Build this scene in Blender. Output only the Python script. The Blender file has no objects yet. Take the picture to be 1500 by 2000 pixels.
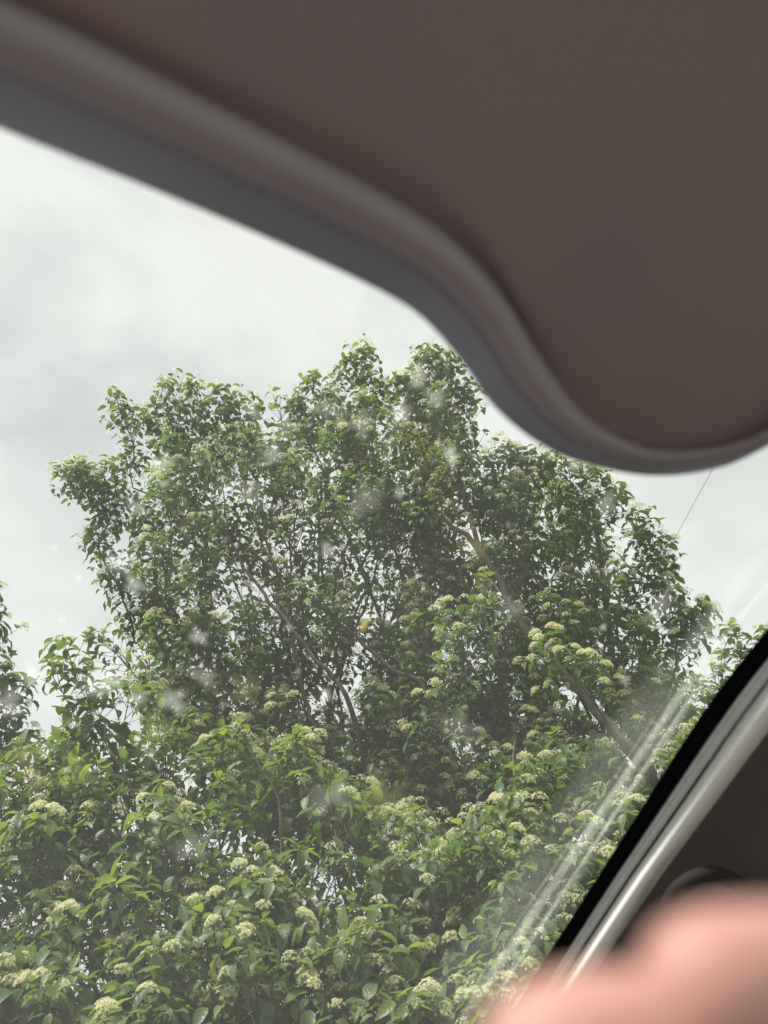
import bpy, math, random
import numpy as np
from mathutils import Vector, Matrix

random.seed(11)
rng = np.random.default_rng(11)
S = bpy.context.scene
COL = S.collection

# ------------------------------------------------------------------ camera
EYE = np.array([0.0, 0.0, 1.25])
PITCH = math.radians(35)
FPX = 28.0 / 36.0 * 2000          # focal length in pixels of the 1500x2000 photograph
cam = bpy.data.cameras.new('camera')
cam.lens = 28; cam.sensor_fit = 'VERTICAL'; cam.sensor_height = 36; cam.sensor_width = 27
cam.clip_start = 0.01; cam.clip_end = 3000
cam.dof.use_dof = True; cam.dof.focus_distance = 3.4; cam.dof.aperture_fstop = 7.5
camo = bpy.data.objects.new('camera', cam); COL.objects.link(camo)
camo.location = EYE; camo.rotation_euler = (math.pi / 2 + PITCH, 0, 0)
S.camera = camo

# ------------------------------------------------------------------ sky, sun, exposure
SUN_EL, SUN_AZ = math.radians(56), math.radians(-108)   # azimuth from +Y towards +X
w = bpy.data.worlds.new('World'); S.world = w; w.use_nodes = True
nt = w.node_tree; nt.nodes.clear()
def N(t, kind, **kw):
    n = t.nodes.new(kind)
    for k, v in kw.items(): setattr(n, k, v)
    return n
sky = N(nt, 'ShaderNodeTexSky', sky_type='NISHITA', sun_disc=False, sun_elevation=SUN_EL, sun_rotation=SUN_AZ)
tc = N(nt, 'ShaderNodeTexCoord')
mp = N(nt, 'ShaderNodeMapping'); mp.inputs['Scale'].default_value = (1.0, 1.0, 1.7); mp.inputs['Location'].default_value = (0.35, 0.1, 0.2)
n1 = N(nt, 'ShaderNodeTexNoise'); n1.inputs['Scale'].default_value = 2.6; n1.inputs['Detail'].default_value = 6; n1.inputs['Roughness'].default_value = 0.5
n1.inputs['Distortion'].default_value = 0.4
cr = N(nt, 'ShaderNodeValToRGB')
cr.color_ramp.elements[0].position = 0.34; cr.color_ramp.elements[0].color = (2.35, 2.39, 2.40, 1)
cr.color_ramp.elements[1].position = 0.58; cr.color_ramp.elements[1].color = (3.44, 3.44, 3.31, 1)
mx = N(nt, 'ShaderNodeMix', data_type='RGBA'); mx.inputs[0].default_value = 0.97
bg = N(nt, 'ShaderNodeBackground'); bg.inputs['Strength'].default_value = 0.1
ow = N(nt, 'ShaderNodeOutputWorld')
L = nt.links.new
L(tc.outputs['Generated'], mp.inputs['Vector']); L(mp.outputs[0], n1.inputs['Vector']); L(n1.outputs[0], cr.inputs[0])
L(sky.outputs[0], mx.inputs[6]); L(cr.outputs[0], mx.inputs[7]); L(mx.outputs[2], bg.inputs[0]); L(bg.outputs[0], ow.inputs[0])

sl = bpy.data.lights.new('sun', 'SUN'); sl.energy = 2.4; sl.angle = math.radians(10); sl.color = (1.0, 0.97, 0.91)
so = bpy.data.objects.new('sun', sl); COL.objects.link(so)
sd = Vector((math.sin(SUN_AZ) * math.cos(SUN_EL), math.cos(SUN_AZ) * math.cos(SUN_EL), math.sin(SUN_EL)))
so.rotation_euler = (-sd).to_track_quat('-Z', 'Y').to_euler(); so.location = (0, 0, 30)

S.render.engine = 'CYCLES'
S.cycles.use_denoising = True
S.cycles.max_bounces = 8; S.cycles.diffuse_bounces = 4; S.cycles.glossy_bounces = 3
S.cycles.transmission_bounces = 4; S.cycles.transparent_max_bounces = 16
S.view_settings.view_transform = 'Standard'; S.view_settings.look = 'None'
S.view_settings.exposure = 1.45; S.view_settings.gamma = 1.0; S.view_settings.use_curve_mapping = False

# ------------------------------------------------------------------ geometry helpers
CR = np.array([1.0, 0, 0]); CU = np.array([0, -math.sin(PITCH), math.cos(PITCH)]); CF = np.array([0, math.cos(PITCH), math.sin(PITCH)])
def ray(px, py):
    d = CR * ((px - 750) / FPX) + CU * ((1000 - py) / FPX) + CF
    return d                                   # depth-1 vector
def at(px, py, depth):
    """Point of the place seen at this spot of the photograph, depth metres ahead."""
    return EYE + ray(px, py) * depth
def project(p):
    q = p - EYE
    z = q @ CF
    return np.stack([750 + FPX * (q @ CR) / z, 1000 - FPX * (q @ CU) / z, z], -1)

# car axes: the car points 30 degrees left of the camera's heading
PSI = math.radians(30); RAKE = math.radians(33)
AX = np.array([math.cos(PSI), math.sin(PSI), 0]); AY = np.array([-math.sin(PSI), math.cos(PSI), 0]); AZ = np.array([0, 0, 1.0])
GN = math.sin(RAKE) * AY + math.cos(RAKE) * AZ              # windscreen normal, outward
GV = -math.cos(RAKE) * AY + math.sin(RAKE) * AZ             # up the windscreen
GH = 0.45                                                   # eye to glass
def on_plane(px, py, h):
    d = ray(px, py); return EYE + d * (h / (d @ GN))

def mesh_obj(name, verts, faces, mats, parent=None, smooth=True, base=None, fmat=None, attrs=None):
    me = bpy.data.meshes.new(name)
    v = np.asarray(verts, dtype=np.float64)
    if base is not None: v = v - base
    me.from_pydata(v.tolist(), [], faces)
    for m in (mats if isinstance(mats, (list, tuple)) else [mats]): me.materials.append(m)
    if smooth: me.polygons.foreach_set('use_smooth', [True] * len(me.polygons))
    if fmat is not None: me.polygons.foreach_set('material_index', fmat)
    for k, a in (attrs or {}).items():
        at_ = me.attributes.new(k, 'FLOAT', 'POINT'); at_.data.foreach_set('value', np.asarray(a, dtype=np.float32))
    me.update()
    o = bpy.data.objects.new(name, me); COL.objects.link(o)
    if parent: o.parent = parent
    return o

def big_mesh(name, V, F, mat, parent, attrs=None, vec_attrs=None, smooth=False):
    """V (n,3) float, F (m,k) int with equal sized faces, or list of such arrays."""
    me = bpy.data.meshes.new(name)
    Fs = F if isinstance(F, list) else [F]
    me.vertices.add(len(V)); me.vertices.foreach_set('co', np.ascontiguousarray(V, dtype=np.float32).ravel())
    loops = np.concatenate([f.ravel() for f in Fs]).astype(np.int32)
    sizes = np.concatenate([np.full(len(f), f.shape[1]) for f in Fs]).astype(np.int32)
    me.loops.add(len(loops)); me.loops.foreach_set('vertex_index', loops)
    starts = np.concatenate([[0], np.cumsum(sizes)[:-1]]).astype(np.int32)
    me.polygons.add(len(sizes)); me.polygons.foreach_set('loop_start', starts); me.polygons.foreach_set('loop_total', sizes)
    if smooth: me.polygons.foreach_set('use_smooth', np.ones(len(sizes), dtype=bool))
    for k, a in (attrs or {}).items():
        x = me.attributes.new(k, 'FLOAT', 'POINT'); x.data.foreach_set('value', np.asarray(a, dtype=np.float32))
    for k, a in (vec_attrs or {}).items():
        x = me.attributes.new(k, 'FLOAT_VECTOR', 'POINT'); x.data.foreach_set('vector', np.ascontiguousarray(a, dtype=np.float32).ravel())
    me.materials.append(mat); me.update(calc_edges=True); me.validate()
    o = bpy.data.objects.new(name, me); COL.objects.link(o)
    if parent: o.parent = parent
    return o

def thing(name, label, cat, loc, group=None):
    o = bpy.data.objects.new(name, None); COL.objects.link(o); o.location = loc
    o.empty_display_size = 0.1; o['label'] = label; o['category'] = cat
    if group: o['group'] = group
    return o

def spline(pts, n):
    """Catmull-Rom through pts, n samples per span."""
    P = np.asarray(pts, dtype=float); P = np.vstack([2 * P[0] - P[1], P, 2 * P[-1] - P[-2]])
    out = []
    for i in range(1, len(P) - 2):
        for t in np.arange(n) / n:
            a, b, c, d = P[i - 1], P[i], P[i + 1], P[i + 2]
            out.append(0.5 * (2 * b + (c - a) * t + (2 * a - 5 * b + 4 * c - d) * t * t + (3 * b - a - 3 * c + d) * t ** 3))
    out.append(P[-2]); return np.array(out)

def grid_faces(nu, nv, close_v=False):
    f = []
    for i in range(nu - 1):
        for j in range(nv if close_v else nv - 1):
            k = (j + 1) % nv
            f.append((i * nv + j, i * nv + k, (i + 1) * nv + k, (i + 1) * nv + j))
    return f

# ------------------------------------------------------------------ materials
def new_mat(name):
    m = bpy.data.materials.new(name); m.use_nodes = True; m.node_tree.nodes.clear(); return m, m.node_tree
def out(t, sh):
    o = N(t, 'ShaderNodeOutputMaterial'); t.links.new(sh, o.inputs[0])
def simple(name, col, rough=0.6, spec=0.3, grain=0.0, gscale=300, vary=0.0, vscale=6, sss=0):
    m, t = new_mat(name)
    p = N(t, 'ShaderNodeBsdfPrincipled'); p.inputs['Base Color'].default_value = (*col, 1)
    p.inputs['Roughness'].default_value = rough; p.inputs['Specular IOR Level'].default_value = spec
    tcn = N(t, 'ShaderNodeTexCoord')
    if vary:
        n = N(t, 'ShaderNodeTexNoise'); n.inputs['Scale'].default_value = vscale; n.inputs['Detail'].default_value = 5
        r = N(t, 'ShaderNodeValToRGB')
        r.color_ramp.elements[0].position = 0.3; r.color_ramp.elements[0].color = tuple(c * (1 - vary) for c in col) + (1,)
        r.color_ramp.elements[1].position = 0.7; r.color_ramp.elements[1].color = tuple(min(1, c * (1 + vary)) for c in col) + (1,)
        t.links.new(tcn.outputs['Object'], n.inputs['Vector']); t.links.new(n.outputs[0], r.inputs[0]); t.links.new(r.outputs[0], p.inputs['Base Color'])
    if grain:
        n = N(t, 'ShaderNodeTexNoise'); n.inputs['Scale'].default_value = gscale; n.inputs['Detail'].default_value = 3
        b = N(t, 'ShaderNodeBump'); b.inputs['Strength'].default_value = grain; b.inputs['Distance'].default_value = 0.001
        t.links.new(tcn.outputs['Object'], n.inputs['Vector']); t.links.new(n.outputs[0], b.inputs['Height']); t.links.new(b.outputs[0], p.inputs['Normal'])
    if sss:
        p.inputs['Subsurface Weight'].default_value = sss; p.inputs['Subsurface Radius'].default_value = (0.008, 0.003, 0.0015)
        p.inputs['Subsurface Scale'].default_value = 0.5
    out(t, p.outputs[0]); return m

def leaf_mat():
    m, t = new_mat('leaf_green')
    a = N(t, 'ShaderNodeAttribute', attribute_name='tint')
    r = N(t, 'ShaderNodeValToRGB'); e = r.color_ramp.elements
    e[0].position = 0; e[0].color = (0.048, 0.086, 0.033, 1)
    e[1].position = 1; e[1].color = (0.225, 0.280, 0.066, 1)
    x = e.new(0.5); x.color = (0.088, 0.150, 0.044, 1)
    uv = N(t, 'ShaderNodeAttribute', attribute_name='leafuv')
    sep = N(t, 'ShaderNodeSeparateXYZ')
    # arching side veins: stripes in  u - k*|v|
    av = N(t, 'ShaderNodeMath', operation='ABSOLUTE'); ml = N(t, 'ShaderNodeMath', operation='MULTIPLY_ADD'); ml.inputs[1].default_value = -0.85
    sc = N(t, 'ShaderNodeMath', operation='MULTIPLY'); sc.inputs[1].default_value = 32.0
    sn = N(t, 'ShaderNodeMath', operation='SINE')
    bmp = N(t, 'ShaderNodeBump'); bmp.inputs['Strength'].default_value = 0.16; bmp.inputs['Distance'].default_value = 0.002
    lk = t.links.new
    lk(uv.outputs['Vector'], sep.inputs[0]); lk(sep.outputs[1], av.inputs[0]); lk(av.outputs[0], ml.inputs[0]); lk(sep.outputs[0], ml.inputs[2])
    lk(ml.outputs[0], sc.inputs[0]); lk(sc.outputs[0], sn.inputs[0]); lk(sn.outputs[0], bmp.inputs['Height'])
    lk(a.outputs['Fac'], r.inputs[0])
    g = N(t, 'ShaderNodeNewGeometry')
    under = N(t, 'ShaderNodeMix', data_type='RGBA', blend_type='MIX'); under.inputs[7].default_value = (0.13, 0.17, 0.095, 1)
    mf = N(t, 'ShaderNodeMath', operation='MULTIPLY'); mf.inputs[1].default_value = 0.45
    lk(g.outputs['Backfacing'], mf.inputs[0]); lk(mf.outputs[0], under.inputs[0]); lk(r.outputs[0], under.inputs[6])
    p = N(t, 'ShaderNodeBsdfPrincipled'); p.inputs['Roughness'].default_value = 0.42; p.inputs['Specular IOR Level'].default_value = 0.35
    lk(under.outputs[2], p.inputs['Base Color']); lk(bmp.outputs[0], p.inputs['Normal'])
    tr = N(t, 'ShaderNodeBsdfTranslucent')
    hs = N(t, 'ShaderNodeMix', data_type='RGBA', blend_type='MULTIPLY'); hs.inputs[0].default_value = 1; hs.inputs[7].default_value = (1.65, 1.75, 0.75, 1)
    lk(r.outputs[0], hs.inputs[6]); lk(hs.outputs[2], tr.inputs[0])
    ms = N(t, 'ShaderNodeMixShader'); ms.inputs[0].default_value = 0.42
    lk(p.outputs[0], ms.inputs[1]); lk(tr.outputs[0], ms.inputs[2]); out(t, ms.outputs[0]); return m

def flower_mat():
    m, t = new_mat('flower_cream')
    a = N(t, 'ShaderNodeAttribute', attribute_name='tint')
    r = N(t, 'ShaderNodeValToRGB'); e = r.color_ramp.elements
    e[0].position = 0; e[0].color = (0.16, 0.21, 0.06, 1)
    e[1].position = 1; e[1].color = (0.93, 0.91, 0.64, 1)
    x = e.new(0.5); x.color = (0.80, 0.79, 0.42, 1)
    t.links.new(a.outputs['Fac'], r.inputs[0])
    d = N(t, 'ShaderNodeBsdfDiffuse'); tr = N(t, 'ShaderNodeBsdfTranslucent'); ms = N(t, 'ShaderNodeMixShader'); ms.inputs[0].default_value = 0.5
    t.links.new(r.outputs[0], d.inputs[0]); t.links.new(r.outputs[0], tr.inputs[0])
    t.links.new(d.outputs[0], ms.inputs[1]); t.links.new(tr.outputs[0], ms.inputs[2]); out(t, ms.outputs[0]); return m

def bark_mat(name, c0, c1):
    m, t = new_mat(name)
    tcn = N(t, 'ShaderNodeTexCoord'); n = N(t, 'ShaderNodeTexNoise'); n.inputs['Scale'].default_value = 38; n.inputs['Detail'].default_value = 6
    mpn = N(t, 'ShaderNodeMapping'); mpn.inputs['Scale'].default_value = (1, 1, 0.35)
    r = N(t, 'ShaderNodeValToRGB'); r.color_ramp.elements[0].position = 0.35; r.color_ramp.elements[0].color = (*c0, 1)
    r.color_ramp.elements[1].position = 0.65; r.color_ramp.elements[1].color = (*c1, 1)
    b = N(t, 'ShaderNodeBump'); b.inputs['Strength'].default_value = 0.6; b.inputs['Distance'].default_value = 0.004
    p = N(t, 'ShaderNodeBsdfPrincipled'); p.inputs['Roughness'].default_value = 0.85; p.inputs['Specular IOR Level'].default_value = 0.15
    lk = t.links.new
    lk(tcn.outputs['Object'], mpn.inputs[0]); lk(mpn.outputs[0], n.inputs['Vector']); lk(n.outputs[0], r.inputs[0]); lk(r.outputs[0], p.inputs['Base Color'])
    lk(n.outputs[0], b.inputs['Height']); lk(b.outputs[0], p.inputs['Normal']); out(t, p.outputs[0]); return m

def glass_mat():
    """Clear pane with a thin even film of road dust that scatters daylight."""
    m, t = new_mat('dusty_glass'); lk = t.links.new
    tcn = N(t, 'ShaderNodeTexCoord')
    n = N(t, 'ShaderNodeTexNoise'); n.inputs['Scale'].default_value = 3.2; n.inputs['Detail'].default_value = 8; n.inputs['Roughness'].default_value = 0.6
    mr = N(t, 'ShaderNodeMapRange'); mr.inputs[1].default_value = 0.3; mr.inputs[2].default_value = 0.75; mr.inputs[3].default_value = 0.010; mr.inputs[4].default_value = 0.019
    lk(tcn.outputs['Object'], n.inputs['Vector'])
    sx = N(t, 'ShaderNodeSeparateXYZ'); lk(tcn.outputs['Object'], sx.inputs[0])   # film thickens towards the left
    mg = N(t, 'ShaderNodeMath', operation='MULTIPLY_ADD'); mg.inputs[1].default_value = -0.55; mg.inputs[2].default_value = -0.12; lk(sx.outputs[0], mg.inputs[0])
    ad = N(t, 'ShaderNodeMath', operation='ADD'); lk(mg.outputs[0], ad.inputs[0]); lk(n.outputs[0], ad.inputs[1]); lk(ad.outputs[0], mr.inputs[0])
    clear = N(t, 'ShaderNodeBsdfTransparent'); clear.inputs[0].default_value = (0.972, 0.985, 0.975, 1)
    gl = N(t, 'ShaderNodeBsdfGlossy'); gl.inputs['Roughness'].default_value = 0.02
    lw = N(t, 'ShaderNodeLayerWeight'); lw.inputs[0].default_value = 0.5
    p5 = N(t, 'ShaderNodeMath', operation='POWER'); p5.inputs[1].default_value = 5.0
    half = N(t, 'ShaderNodeMath', operation='MULTIPLY_ADD'); half.inputs[1].default_value = 0.9; half.inputs[2].default_value = 0.03
    a = N(t, 'ShaderNodeMixShader'); lk(lw.outputs['Facing'], p5.inputs[0]); lk(p5.outputs[0], half.inputs[0]); lk(half.outputs[0], a.inputs[0]); lk(clear.outputs[0], a.inputs[1]); lk(gl.outputs[0], a.inputs[2])
    dust = N(t, 'ShaderNodeBsdfTranslucent'); dust.inputs[0].default_value = (0.76, 0.79, 0.74, 1)
    b = N(t, 'ShaderNodeMixShader'); lk(mr.outputs[0], b.inputs[0]); lk(a.outputs[0], b.inputs[1]); lk(dust.outputs[0], b.inputs[2])
    out(t, b.outputs[0]); return m

def smear_glint_mat(name, col, strength, low=0.25):
    """Dried dirt or painted reflection on the pane: thins out to nothing towards its rim (attribute fade)."""
    m, t = new_mat(name); lk = t.links.new
    a = N(t, 'ShaderNodeAttribute', attribute_name='fade')
    tcn = N(t, 'ShaderNodeTexCoord'); n = N(t, 'ShaderNodeTexNoise'); n.inputs['Scale'].default_value = 170; n.inputs['Detail'].default_value = 4
    mr = N(t, 'ShaderNodeMapRange'); mr.inputs[1].default_value = 0.3; mr.inputs[2].default_value = 0.7; mr.inputs[3].default_value = low; mr.inputs[4].default_value = 1.0
    lk(tcn.outputs['Object'], n.inputs['Vector']); lk(n.outputs[0], mr.inputs[0])
    k = N(t, 'ShaderNodeMath', operation='MULTIPLY'); lk(a.outputs['Fac'], k.inputs[0]); lk(mr.outputs[0], k.inputs[1])
    k2 = N(t, 'ShaderNodeMath', operation='MULTIPLY'); k2.inputs[1].default_value = strength; lk(k.outputs[0], k2.inputs[0])
    tr = N(t, 'ShaderNodeBsdfTransparent'); d = N(t, 'ShaderNodeBsdfTranslucent'); d.inputs[0].default_value = (*col, 1)
    ms = N(t, 'ShaderNodeMixShader'); lk(k2.outputs[0], ms.inputs[0]); lk(tr.outputs[0], ms.inputs[1]); lk(d.outputs[0], ms.inputs[2])
    out(t, ms.outputs[0]); return m

M_LEAF = leaf_mat(); M_FLOWER = flower_mat()
M_BARK = bark_mat('grey_bark', (0.085, 0.068, 0.05), (0.19, 0.165, 0.13))
M_TWIG = bark_mat('twig_bark', (0.085, 0.06, 0.042), (0.17, 0.13, 0.09))
M_GLASS = glass_mat()
M_SMEAR = smear_glint_mat('dried_dirt', (0.85, 0.85, 0.80), 0.37, .72)
M_SMEAR_Y = smear_glint_mat('yellow_dirt', (0.50, 0.43, 0.12), 0.42)
M_SMEAR_G = smear_glint_mat('olive_dirt', (0.28, 0.30, 0.10), 0.35)
M_STREAK = smear_glint_mat('reflection_streak', (0.84, 0.86, 0.78), 0.31, .8)  # pale colour painted in for the pillar trim's reflection
M_VISOR = simple('visor_vinyl', (0.222, 0.172, 0.182), 0.62, 0.25, grain=0.25, gscale=900, vary=0.10, vscale=7)
_r = [n for n in M_VISOR.node_tree.nodes if n.type == 'VALTORGB'][0].color_ramp.elements   # uneven reddening stands in for light bounced off the hand
_r[0].position = .36; _r[0].color = (0.200, 0.158, 0.170, 1); _r[1].position = .64; _r[1].color = (0.236, 0.164, 0.172, 1)
M_RIM = simple('visor_rim_vinyl', (0.265, 0.228, 0.255), 0.5, 0.35, grain=0.15, gscale=900, vary=0.04, vscale=20)
M_RIM_SHADE = simple('visor_rim_shade', (0.205, 0.192, 0.250), 0.55, 0.3, grain=0.15, gscale=900, vary=0.08, vscale=16)  # rim colour with the shade of its outer half put in
M_FRIT = simple('black_enamel', (0.004, 0.004, 0.006), 0.6, 0.03)
M_SEAL = simple('grey_rubber', (0.74, 0.745, 0.75), 0.35, 0.5, vary=0.05, vscale=40)
M_TRIM = simple('pale_trim_plastic', (0.84, 0.825, 0.81), 0.42, 0.4, grain=0.08, gscale=800)
M_DARK = simple('dark_upholstery', (0.105, 0.086, 0.086), 0.8, 0.15, grain=0.2, gscale=700, vary=0.1, vscale=12)
M_HANDLE = simple('dark_plastic', (0.034, 0.031, 0.031), 0.8, 0.1)
M_LINING = simple('roof_cloth', (0.30, 0.28, 0.26), 0.9, 0.1, grain=0.3, gscale=600)
M_SKIN = simple('skin', (0.47, 0.262, 0.206), 0.5, 0.3, vary=0.10, vscale=60, sss=0.15, grain=0.2, gscale=400)
M_GROUND = simple('meadow_grass', (0.055, 0.085, 0.03), 0.95, 0.05, vary=0.4, vscale=0.8)
M_ROAD = simple('pale_concrete', (0.17, 0.163, 0.155), 0.9, 0.2, grain=0.4, gscale=60, vary=0.15, vscale=1.5)
M_WIRE = simple('wire_black', (0.03, 0.03, 0.03), 0.6, 0.2)
M_INSECT = simple('insect_black', (0.02, 0.018, 0.015), 0.5, 0.3)

# ------------------------------------------------------------------ setting: ground and road
g = mesh_obj('ground', [(-800, -800, 0), (800, -800, 0), (800, 800, 0), (-800, 800, 0)], [(0, 1, 2, 3)], M_GROUND); g['kind'] = 'structure'
rv = []
for s in (-60, 60):
    for x in (-2.6, 1.45):
        p = AX * x + AY * s; rv.append((p[0], p[1], 0.004))
r = mesh_obj('road', rv, [(0, 1, 3, 2)], M_ROAD); r['kind'] = 'structure'

# ------------------------------------------------------------------ the car's inside
CB = np.array([0.35 * AX[0], 0.35 * AX[1], 0.0])
car = thing('car', 'car seen from inside, with grey sun visor above its dusty windscreen', 'car', CB)

# pillar stations: left edge of the black border in the photograph
PIL = spline([(1700, 960), (1600, 1090), (1497, 1230), (1424, 1322), (1356, 1417), (1262, 1564), (1169, 1710), (1040, 1912), (940, 2070), (800, 2290)], 4)
def horiz(y, a, b):                       # widths along the row, shrinking with distance
    return np.interp(y, [1100, 1417, 1710, 2000], [a * 1.12, a, b, b * 0.9])
def pil_row(profile):
    V = []
    for x, y in PIL:
        for px_off, c in profile(y): V.append(on_plane(x + px_off, y, GH - c))
    return V
def strip(name, profile, mat, parent):
    V = pil_row(profile); n = len(V) // len(PIL)
    return mesh_obj(name, V, grid_faces(len(PIL), n), mat, parent, base=CB)
# glass pane: box, right edge under the trim
redge = [on_plane(x + horiz(y, 62, 48), y, GH) for x, y in PIL]
far_left = [p - AX * 1.35 for p in redge]
top = np.array(redge + far_left[::-1]); nb = len(top)
VV = np.vstack([top, top + GN * 0.005])
n_ = len(PIL)
F = []
for i in range(n_ - 1):
    F.append((i, i + 1, 2 * n_ - 2 - i, 2 * n_ - 1 - i)); F.append((nb + i, nb + 2 * n_ - 1 - i, nb + 2 * n_ - 2 - i, nb + i + 1))
for i in range(nb):
    j = (i + 1) % nb; F.append((i, nb + i, nb + j, j))
ws = mesh_obj('windscreen', VV, F, M_GLASS, car, smooth=False, base=CB); ws['label'] = 'dusty windscreen with dried smudges and long streaks of painted reflection'
strip('black_border', lambda y: [(0, 0.0012), (0, 0.003), (horiz(y, 46, 36), 0.003)], M_FRIT, car)
def seal_prof(y):
    w0 = horiz(y, 44, 34); ww = horiz(y, 35, 28)
    pr = [(0, .003), (.03, .0045), (.12, .0080), (.19, .0086), (.25, .0068), (.48, .0090), (.53, .0122), (.60, .0126), (.66, .0104), (.90, .0130), (.95, .008), (.97, .001), (1.08, -.001)]
    return [(w0 + k * ww, c) for k, c in pr]
strip('pillar_seal', seal_prof, M_SEAL, car)
def trim_prof(y):
    w0 = horiz(y, 44, 34) + horiz(y, 38, 30); ww = horiz(y, 70, 57)
    pr = [(0, -.001), (.03, .0125), (.08, .0175), (.20, .0235), (.36, .0290), (.54, .0320), (.72, .0315), (.87, .0260), (.97, .014), (1.02, .0)]
    return [(w0 + k * ww, c) for k, c in pr]
strip('pillar_trim', trim_prof, M_TRIM, car)
def dark_prof(y):
    w0 = horiz(y, 44, 34) + horiz(y, 108, 87)
    return [(w0 - 12, -0.004), (w0 + 20, 0.004), (w0 + 90, 0.02), (w0 + 240, 0.06), (w0 + 520, 0.12), (w0 + 900, 0.16)]
dk = strip('pillar_cover', dark_prof, M_DARK, car); dk['label'] = 'dark upholstered pillar cover'
# grab handle on the dark cover
hp = spline([on_plane(x, y, GH - c) for x, y, c in [(1215, 1905, .02), (1262, 1828, .036), (1305, 1760, .05), (1345, 1722, .056), (1392, 1706, .06), (1440, 1725, .06), (1490, 1760, .06)]], 6)
def tube(path, radii, sides=8, flat=1.0):
    V = []; n = len(path)
    tprev = None
    up = np.array([0.13, 0.21, 0.97])
    for i in range(n):
        t = path[min(i + 1, n - 1)] - path[max(i - 1, 0)]; t = t / (np.linalg.norm(t) + 1e-9)
        a = np.cross(t, up); la = np.linalg.norm(a)
        if la < 0.15: a = np.cross(t, np.array([1.0, 0.1, 0])); la = np.linalg.norm(a)
        a /= la; b = np.cross(t, a)
        for k in range(sides):
            th = 2 * math.pi * k / sides
            V.append(path[i] + radii[i] * (a * math.cos(th) + b * math.sin(th) * flat))
    F = grid_faces(n, sides, True)
    return V, F
V, F = tube(hp, [0.007] * len(hp)); mesh_obj('grab_handle', V, F, M_HANDLE, car, base=CB)
# roof lining at the windscreen's upper edge, cut short to let the sun in, and the dashboard ahead
ztop = 1.66
yt = (GH - math.cos(RAKE) * (ztop - EYE[2])) / math.sin(RAKE)    # where the glass plane meets the roof
def cp(x, y, z): return EYE * [1, 1, 0] + AX * x + AY * y + AZ * z
def slab(name, x0, x1, y0, y1, z0, z1, mat):
    V = [cp(x, y, z) for z in (z0, z1) for x, y in ((x0, y0), (x1, y0), (x1, y1), (x0, y1))]
    return mesh_obj(name, V, [(3, 2, 1, 0), (4, 5, 6, 7), (0, 1, 5, 4), (1, 2, 6, 5), (2, 3, 7, 6), (3, 0, 4, 7)], mat, car, smooth=False, base=CB)
slab('roof_lining', -0.12, 1.12, yt - 0.14, yt + 0.02, ztop, ztop + 0.05, M_LINING)
db = cp(0.35, 0.95, 0.80)
V = []
xs = np.linspace(-0.45, 1.15, 9); prof = [(0.42, 0.45), (0.46, 0.80), (0.52, 0.875), (0.62, 0.90), (0.95, 0.88), (1.25, 0.84), (1.27, 0.5)]
for x in xs:
    for y, z in prof: V.append(cp(x, y, z - 0.05 * abs(x - 0.35) ** 2))
mesh_obj('dashboard', V, grid_faces(len(xs), len(prof)), M_DARK, car, base=CB)

M_ADDED_BONNET = simple('added_bonnet_paint', (0.035, 0.045, 0.085), 0.3, 0.5)  # unseen bonnet, added dark blue to dim and tint light on the visor rim
V = []
for x in np.linspace(-0.5, 1.2, 9):
    q = (x - .35) / .85
    for y, z in [(1.22, .86), (1.30, .92), (1.6, .935), (1.95, .90), (2.2, .82), (2.3, .70), (2.32, .45)]:
        V.append(cp(x, y - .10 * q * q, z - .07 * q * q))
mesh_obj('added_unseen_bonnet', V, grid_faces(9, 7), M_ADDED_BONNET, car, base=CB)
# sun visor
VH = 0.245
O_ = [(-420, 70), (-300, 121), (0, 250), (250, 350), (500, 455), (700, 546), (815, 612), (900, 704), (962, 790), (1040, 857), (1130, 902), (1270, 929), (1400, 915), (1500, 871), (1620, 795), (1740, 660), (1800, 480), (1820, 250)]
I_ = [(-420, -190), (-300, -132), (70, 18), (330, 150), (580, 282), (770, 385), (902, 478), (992, 580), (1055, 690), (1120, 785), (1185, 840), (1280, 878), (1395, 872), (1490, 840), (1590, 765), (1680, 640), (1735, 470), (1750, 250)]
so_, si_ = spline(O_, 7), spline(I_, 7)
ns = len(so_)
Tx = np.linspace(-420, 1740, ns)
def vis(p, c): return on_plane(p[0], p[1], VH - c)
# front sheet of the padded board
ks = np.concatenate([np.array([0, .02, .05, .09, .14, .20]), np.linspace(.28, 1, 6)])
cs = np.interp(ks, [0, .02, .05, .09, .14, .2, 1], [-.0022, -.0017, -.0004, .0010, .0020, .0026, .0034])
V = []
for i in range(ns):
    T = np.array([Tx[i], -420.0])
    for k, c in zip(ks, cs): V.append(vis(si_[i] * (1 - k) + T * k, c))
nf = len(ks)
for i in range(ns):
    T = np.array([Tx[i], -420.0])
    for k in ks[::-1]: V.append(vis(si_[i] * (1 - k) + T * k, -.020))
F = []
half = ns * nf
for i in range(ns - 1):
    for j in range(nf - 1):
        F.append((i * nf + j, i * nf + j + 1, (i + 1) * nf + j + 1, (i + 1) * nf + j))
        F.append((half + i * nf + j, half + i * nf + j + 1, half + (i + 1) * nf + j + 1, half + (i + 1) * nf + j))
    F.append((i * nf + nf - 1, half + i * nf, half + (i + 1) * nf, (i + 1) * nf + nf - 1))
visor = mesh_obj('sun_visor', V, F, M_VISOR, car, base=CB); visor['label'] = 'padded taupe sun visor folded down at the top'
rk = [(-.03, -.012), (0, -.0022), (.04, -.0005), (.10, .0022), (.18, .0046), (.26, .0055), (.35, .0050), (.45, .0030), (.55, -.0006), (.65, -.0056), (.75, -.0115), (.84, -.0175), (.91, -.0230), (.96, -.0275), (.99, -.0315), (1.0, -.035), (.985, -.038), (.93, -.040), (.8, -.041), (.4, -.036), (0, -.026)]
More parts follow.
